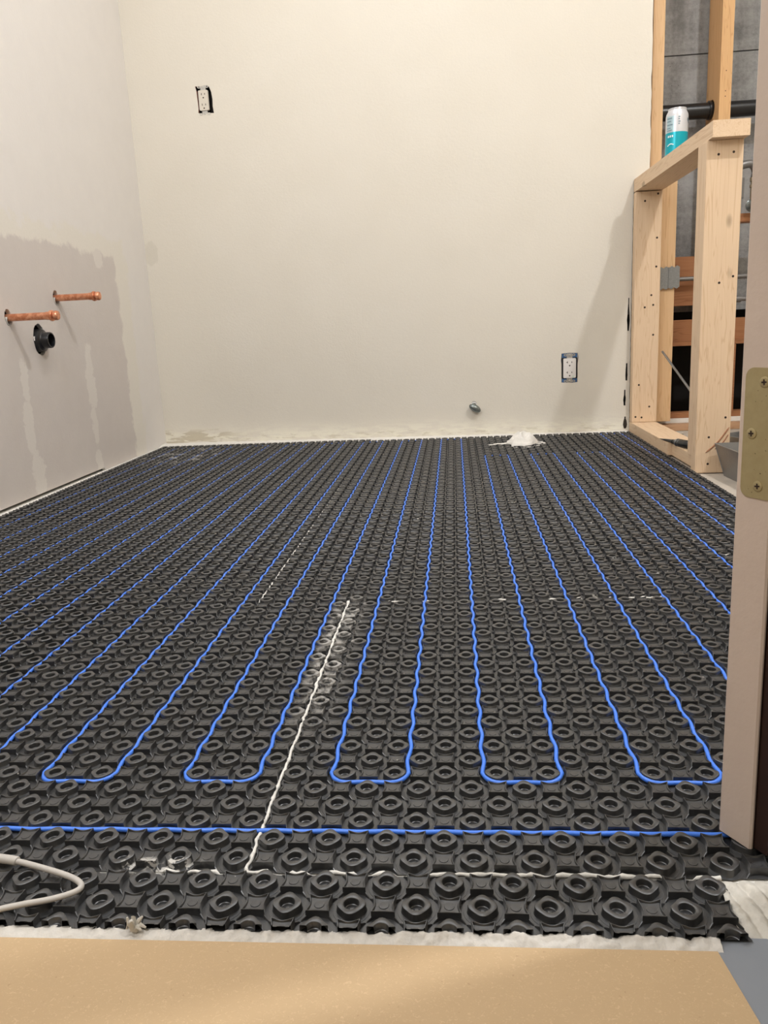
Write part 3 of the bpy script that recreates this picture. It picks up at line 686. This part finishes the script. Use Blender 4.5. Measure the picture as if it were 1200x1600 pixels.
# ---------------------------------------------------------------- steel mud pans and tool
def mudpan(o, d, L, wb, wt, h, label, name='mud_pan'):
    o = Vector(o); d = Vector((d[0], d[1], 0)).normalized(); e = Vector((-d.y, d.x, 0))
    if e.x < 0: e = -e
    t = thing(name, tuple(o+d*L/2+e*wb/2), label, 'mud pan', 'steel mud pans')
    x = (wt-wb)/2; y = .85
    b = [o, o+d*L, o+d*L+e*wb, o+e*wb]
    tp = [o-e*x-d*y, o+d*(L+y)-e*x, o+d*(L+y)+e*(wb+x), o+e*(wb+x)-d*y]; tp = [p+Vector((0, 0, h)) for p in tp]
    th_ = .06; ctr = o+d*L/2+e*wb/2
    def ins(p, s=.08): q = ctr-p; q.z = 0; return p+q.normalized()*s
    bi = [ins(p, .1)+Vector((0, 0, .08)) for p in b]; ti = [ins(p, .1) for p in tp]
    mb = MB(); mb.add(b+tp+bi+ti, [(3, 2, 1, 0)]+[(i, (i+1) % 4, (i+1) % 4+4, i+4) for i in range(4)]+[(8, 9, 10, 11)]+[((i+1) % 4+8, i+8, i+12, (i+1) % 4+12) for i in range(4)]+[(i+4, (i+1) % 4+4, (i+1) % 4+12, i+12) for i in range(4)])
    mb.build('tray', M['pan'], t)
    mb = MB(); mb.tube([tp[0], tp[1], tp[2], tp[3], tp[0]], .07, 8); mb.build('rolled_rim', M['pan'], t, smooth='auto')
    mb = MB(); mb.tube([b[0], tp[0]], .06, 8); mb.build('end_seam', M['pan'], t, smooth='auto')
mudpan((31.55, 58.7, -.26), (0.06, -1.0), 12.0, 2.6, 4.3, 3.5, 'grey stainless steel mud pan standing on the floor in front of the near post')
mudpan((34.8, 68.0, -.26), (0.55, -1.0), 8.5, 2.2, 3.6, 3.1, 'second shiny steel pan, mostly hidden behind the near post')
tl = thing('hand_tool', (28.9, 71, 1.6), 'black pointed hand tool with ringed grip lying on the half wall bottom plate', 'tool')
p0 = Vector((28.6, 74.6, 1.66)); p1 = Vector((30.2, 66.5, 1.95)); dd = (p1-p0)
MB().tube([p0, p0+dd*.18, p0+dd*.42, p0+dd*.5], [.03, .13, .26, .30], 14).build('blade', M['black'], tl, smooth=True)
MB().tube([p0+dd*.5, p0+dd*.56, p0+dd*.7, p0+dd*.85, p1], [.30, .42, .50, .52, .45], 16).build('grip', M['black'], tl, smooth=True)
for s in (.6, .68): MB().tube([p0+dd*(s-.004), p0+dd*(s+.006)], [.505, .505], 16).build('ring', M['steel'], tl, smooth=True, label='thin grey ring on the grip')

# ---------------------------------------------------------------- copper stubs and drain on the left wall
def stub(Y, Z, X1, label):
    t = thing('copper_stub', (LX, Y, Z), label, 'pipe', 'capped copper pipe stubs')
    fr = frame((LX, Y, Z), (0, 1, 0), (0, 0, 1), (1, 0, 0)); L = X1-LX
    MB().lathe([(.40, -3.5), (.40, L-.75)], 24, fr).build('tube', M['copper'], t, smooth='auto')
    MB().lathe([(.40, L-1.4), (.44, L-1.38), (.44, L-1.0), (.57, L-.92), (.60, L-.76), (.56, L-.62), (.38, L-.56), (.38, L-.46), (.51, L-.40), (.52, L-.2), (.46, L-.06), (.3, L), (.1, L)], 24, fr).build('cap', M['copper'], t, smooth='auto', label='ribbed copper end cap')
    MB().lathe([(.50, -.3), (.56, -.32), (.56, .05), (.50, .07)], 24, frame((LX, Y, Z-.32), (0, 1, 0), (0, 0, 1), (1, 0, 0)), cap=False).build('collar', M['thin'], t, smooth='auto', label='pale plastic collar under the pipe')
stub(56.0, 20.32, -40.35, 'lower capped copper pipe stub, left one on the primed wall')
stub(67.0, 22.75, -40.45, 'upper capped copper pipe stub, right one on the primed wall')
t = thing('drain_stub', (LX, DR[0], DR[1]), 'black plastic drain stub under the copper pipes on the left wall', 'drain pipe')
fr = frame((LX, DR[0], DR[1]), (0, 1, 0), (0, 0, 1), (1, 0, 0))
MB().lathe([(1.33, -1.5), (1.33, .1), (1.28, .4), (1.0, .5), (.92, .6)], 28, fr).build('hub', M['abs'], t, smooth='auto')
MB().lathe([(.92, .2), (.92, 1.35), (.88, 1.42), (.76, 1.42), (.73, 1.3), (.73, .4), (.02, .35)], 28, fr, cap=False).build('pipe_end', M['abs'], t, smooth='auto', label='open pipe end')
MB().box((LX+.0, DR[0]-1.36, DR[1]+.0), (LX+.14, DR[0]-1.1, DR[1]+.5), .03).build('clip', M['white'], t, label='small white mark')

# ---------------------------------------------------------------- outlets
def rrect(w, h, r, n=5):
    o = []
    for cx_, cy_, a in ((w-r, h-r, 0), (-w+r, h-r, 90), (-w+r, -h+r, 180), (w-r, -h+r, 270)):
        for k in range(n+1): q = math.radians(a+90*k/n); o.append((cx_+r*cos(q), cy_+r*sin(q)))
    return o
def outlet(X, Z, w, h, facemat, boxmat, label, tslot, tilt=0.0, frm=False):
    u = bwu(X); O = bw(u, Z); t = thing('wall_outlet', tuple(O), label, 'outlet', 'bare duplex outlets in the back wall')
    F = frame(O, BE, (0, 0, 1), BN) @ Matrix.Rotation(tilt, 4, 'Z')
    S = lambda d: F @ Matrix.Translation((0, 0, d))
    W_, H_ = 1.14, 1.95   # box half sizes
    mb = MB()
    for a, b in (((-W_, -H_-.15, -2.6), (W_, H_+.15, -2.5)), ((-W_, -H_-.15, -2.6), (-W_+.08, H_+.15, -.12)), ((W_-.08, -H_-.15, -2.6), (W_, H_+.15, -.12)), ((-W_, H_+.05, -2.6), (W_, H_+.15, -.12)), ((-W_, -H_-.15, -2.6), (W_, -H_-.05, -.12))):
        mb.box(a, b, 0, F)
    mb.build('box', boxmat, t)
    if frm:
        for s in (1, -1):
            q = MB(); q.box((-W_+.02, s*1.95-.36 if s > 0 else -2.25, -.25), (W_-.02, 2.22 if s > 0 else -1.59, -.10), .03, F); q.build('box_lip', boxmat, t)
        pn_ = panel(rrect(w+.26, h+.13, .2), [], .3, S(-.10)); pn_.mi = [0]*len(pn_.mi); pn_.build('device_body', M['black'], t)
    yk = panel(rrect(.42, h+.72, .12), [circ(0, h+.45, .10, .10, 10), circ(0, -h-.45, .10, .10, 10)], .08, S(-.02)); yk.mi = [0]*len(yk.mi); yk.build('yoke', M['zinc'], t)
    for s in (1, -1):
        MB().lathe([(.15, -.02), (.15, .03), (.08, .06)], 12, F @ Matrix.Translation((0, s*(h+.45), 0))).build('screw', M['zinc'], t, smooth='auto')
        for s2 in (1, -1):
            q = panel(circ(s2*.62, s*(h+.5), .26, .2, 12), [circ(s2*.62, s*(h+.5), .1, .08, 8)], .06, S(0.0)); q.mi = [0]*len(q.mi); q.build('ear', M['zinc'], t)
    fc = panel(rrect(w, h, .16), [], .4, S(.16)); fc.mi = [0]*len(fc.mi); f_ = fc.build('face', facemat, t)
    k = w/.75
    for s in (1, -1):
        cz_ = s*h*.52
        for x, l in ((-.26*k, .30), (.26*k, .25)):
            MB().box((x-.045, cz_+.12-l/2, .1), (x+.045, cz_+.12+l/2, .168), 0, F).build('slot', M['nail'], f_)
        if tslot: MB().box((-.26*k-.2, cz_+.09, .1), (-.26*k, cz_+.16, .168), 0, F).build('slot', M['nail'], f_)
        MB().lathe([(.11, .1), (.11, .168)], 10, F @ Matrix.Translation((0, cz_-.38, 0))).build('ground_hole', M['nail'], f_)
    return t, f_, F
outlet(-34.2, 52.05, .74, 1.40, M['ivory'], M['dark'], 'ivory duplex outlet set in a ragged black hole, high on the back wall', False, 0.0)
t, f_, F = outlet(19.87, 10.0, .94, 1.48, M['white'], M['bluebox'], 'white duplex outlet in a blue box, low on the back wall', True, 0.0, True)
MB().lathe([(.07, .1), (.07, .18)], 10, F @ Matrix.Translation((.52, -1.25, 0))).build('indicator', M['green'], f_, label='tiny green indicator light')

# ---------------------------------------------------------------- stub valve low on the back wall
O = bw(bwu(5.2), 4.9); t = thing('stop_valve', tuple(O), 'small grey metal stop valve sticking out low on the back wall', 'valve')
fr = frame(O, BE, (0, 0, 1), BN)
MB().lathe([(.32, -1.0), (.32, .5), (.36, .52), (.36, .8), (.2, .85)], 18, fr).build('pipe', M['chrome'], t, smooth='auto')
MB().lathe([(.40, .35), (.44, .4), (.44, .62), (.38, .66)], 18, fr).build('nut', M['white'], t, smooth='auto', label='pale ring')
fr3 = fr @ Matrix.Translation((.15, -.5, .75)) @ Matrix.Rotation(math.radians(-30), 4, 'Z') @ Matrix.Diagonal((1.0, .56, .5, 1))
bm = bmesh.new(); bmesh.ops.create_uvsphere(bm, u_segments=24, v_segments=14, radius=1)
MB().frombm(bm, fr3).build('oval_handle', M['chrome'], t, smooth=True)

# ---------------------------------------------------------------- whitish crumpled heap near the back wall
random.seed(3)
hp = thing('plaster_heap', (11.5, 83.4, 0.1), 'off-white lumpy heap on the membrane near the back wall', 'heap')
mb = MB(); NR, NA = 18, 56; vs = []
for i in range(NR+1):
    r = i/NR
    for k in range(NA):
        a = 2*pi*k/NA
        rx = 2.05+.25*sin(3*a+1)+.22*sin(5*a); ry = 2.3+.4*sin(2*a+.6)+.25*sin(4*a)
        h = 1.38*(1-r**2.6)**.8*(1+.22*sin(3*a+2.5*r))+.12*abs(sin(5*a+3*r))*(1-r)+.18*nz(r*3*cos(a), r*3*sin(a), 1.5)
        if r > .86: h = max(h, .30*sin((r-.86)/.14*pi)+.10)
        vs.append((11.6+r*rx*cos(a), 83.4+r*ry*sin(a), .22+max(0, h)*(1 if i < NR else .2)))
mb.add(vs, [(i*NA+k, i*NA+(k+1) % NA, (i+1)*NA+(k+1) % NA, (i+1)*NA+k) for i in range(NR) for k in range(NA)])
mb.build('lump', M['plaster'], hp, smooth=True)
def splat(pts, name, lab):
    mb = MB()
    for x, y, r in pts:
        bm = bmesh.new(); bmesh.ops.create_icosphere(bm, subdivisions=2, radius=1)
        for v in bm.verts: v.co = Vector((x+v.co.x*r*1.25*(1+.3*nz(v.co.x+x, v.co.y, 2)), y+v.co.y*r*.9, .24+v.co.z*r*.3))
        mb.frombm(bm)
    mb.build(name, M['plaster'], hp, smooth=True, label=lab)
splat([(7.6+random.uniform(-.1, .1)+k*.36, 83.2+random.uniform(-.5, .5)+k*.12, random.uniform(.22, .42)) for k in range(-1, 7)], 'splash', 'splashed bits left of the heap')
splat([(13.6+random.uniform(0, 1.3), 83.6+random.uniform(-1, 1), random.uniform(.15, .3)) for k in range(6)], 'splash', 'splashed bits right of the heap')
for k in range(12): splat([(8.5+random.uniform(0, 5.5), 80.6+random.uniform(-.8, .8), random.uniform(.08, .17))], 'crumb', None)

# small torn scrap on the front strip
mb = MB(); b0 = Vector((-7.75, -7.62, .1))
for k in range(7):
    a = k*0.9; d1 = Vector((cos(a)*.2, sin(a)*.09, .04)); mb.tube([b0+d1*.2, b0+d1+Vector((0, 0, .12+.1*(k % 3))), b0+d1*1.5+Vector((.05, 0, .3*(k % 2)))], [.10, .07, .03], 5)
mb.build('torn_scrap', M['thin'], smooth=False, label='small crumpled grey-white scrap on the front mortar strip', cat='scrap')

# ---------------------------------------------------------------- door jamb with hinge leaf
JA = Vector((10.79, -2.95, 0)); JB = Vector((11.45, -4.01, 0)); JE = (JB-JA).normalized(); JO = Vector((-JE.y, JE.x, 0))
if JO.x < 0: JO = -JO
JN = -JO; JW = (JB-JA).length
jt = thing('door_1', tuple(JA+Vector((0, 0, .3))), 'taupe painted door jamb at the right edge', 'door jamb', kind='structure')
FJ = frame(JA, JE, (0, 0, 1), JN)      # local x across the jamb face, y up, z towards the opening
prof = []
def jpoly(y0, y1):
    mb = MB(); w_ = JW; dp_ = 2.2; r = .06
    P = [(0.0, -.6), (0.0, -r), (r, 0), (w_-r, 0), (w_, -r), (w_, -.12), (w_, -dp_), (0, -dp_)]
    n = len(P); vs = [FJ @ Vector((x, y, zz)) for y in (y0, y1) for x, zz in P]
    fs = [(i, (i+1) % n, (i+1) % n+n, i+n) for i in range(n)]+[tuple(range(n)), tuple(range(n, 2*n))]
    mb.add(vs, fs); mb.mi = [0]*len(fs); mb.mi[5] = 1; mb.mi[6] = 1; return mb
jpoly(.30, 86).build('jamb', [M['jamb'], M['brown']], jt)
# near-black brown trim face on the hall side
fr = FJ; MB().box((JW+.005, .32, -5.5), (JW+.5, 86, -.16), .03, fr).build('casing', M['brown'], jt, label='dark brown casing')
hg = [(x+.80+.02, y+13.88) for x, y in rrect(.62, 1.93, .28, 6)]
hg = [(min(x, JW-.02), y) for x, y in hg]
mb = panel(hg, [], .05, FJ @ Matrix.Translation((0, 0, .035))); mb.mi = [0]*len(mb.mi)
hl = mb.build('hinge_leaf', M['hinge'], jt, label='tarnished brass hinge leaf')
for u_, z_ in ((.84, 15.40), (.50, 13.88), (.80, 12.33)):
    F2 = FJ @ Matrix.Translation((u_, z_, .035))
    s_ = MB().lathe([(.16, 0.0), (.16, .02), (.13, .035), (.04, .028)], 18, F2).build('screw', M['hinge'], hl, smooth='auto')
    for a in (0, 1):
        G = F2 @ Matrix.Rotation(a*pi/2+.1, 4, 'Z'); MB().box((-.085, -.022, .02), (.085, .022, .040), 0, G).build('cross_slot', M['nail'], s_)

bpy.context.view_layer.update()
for o in ALL:
    if '_o' in o: del o['_o']
# sub-parts share their thing's frame
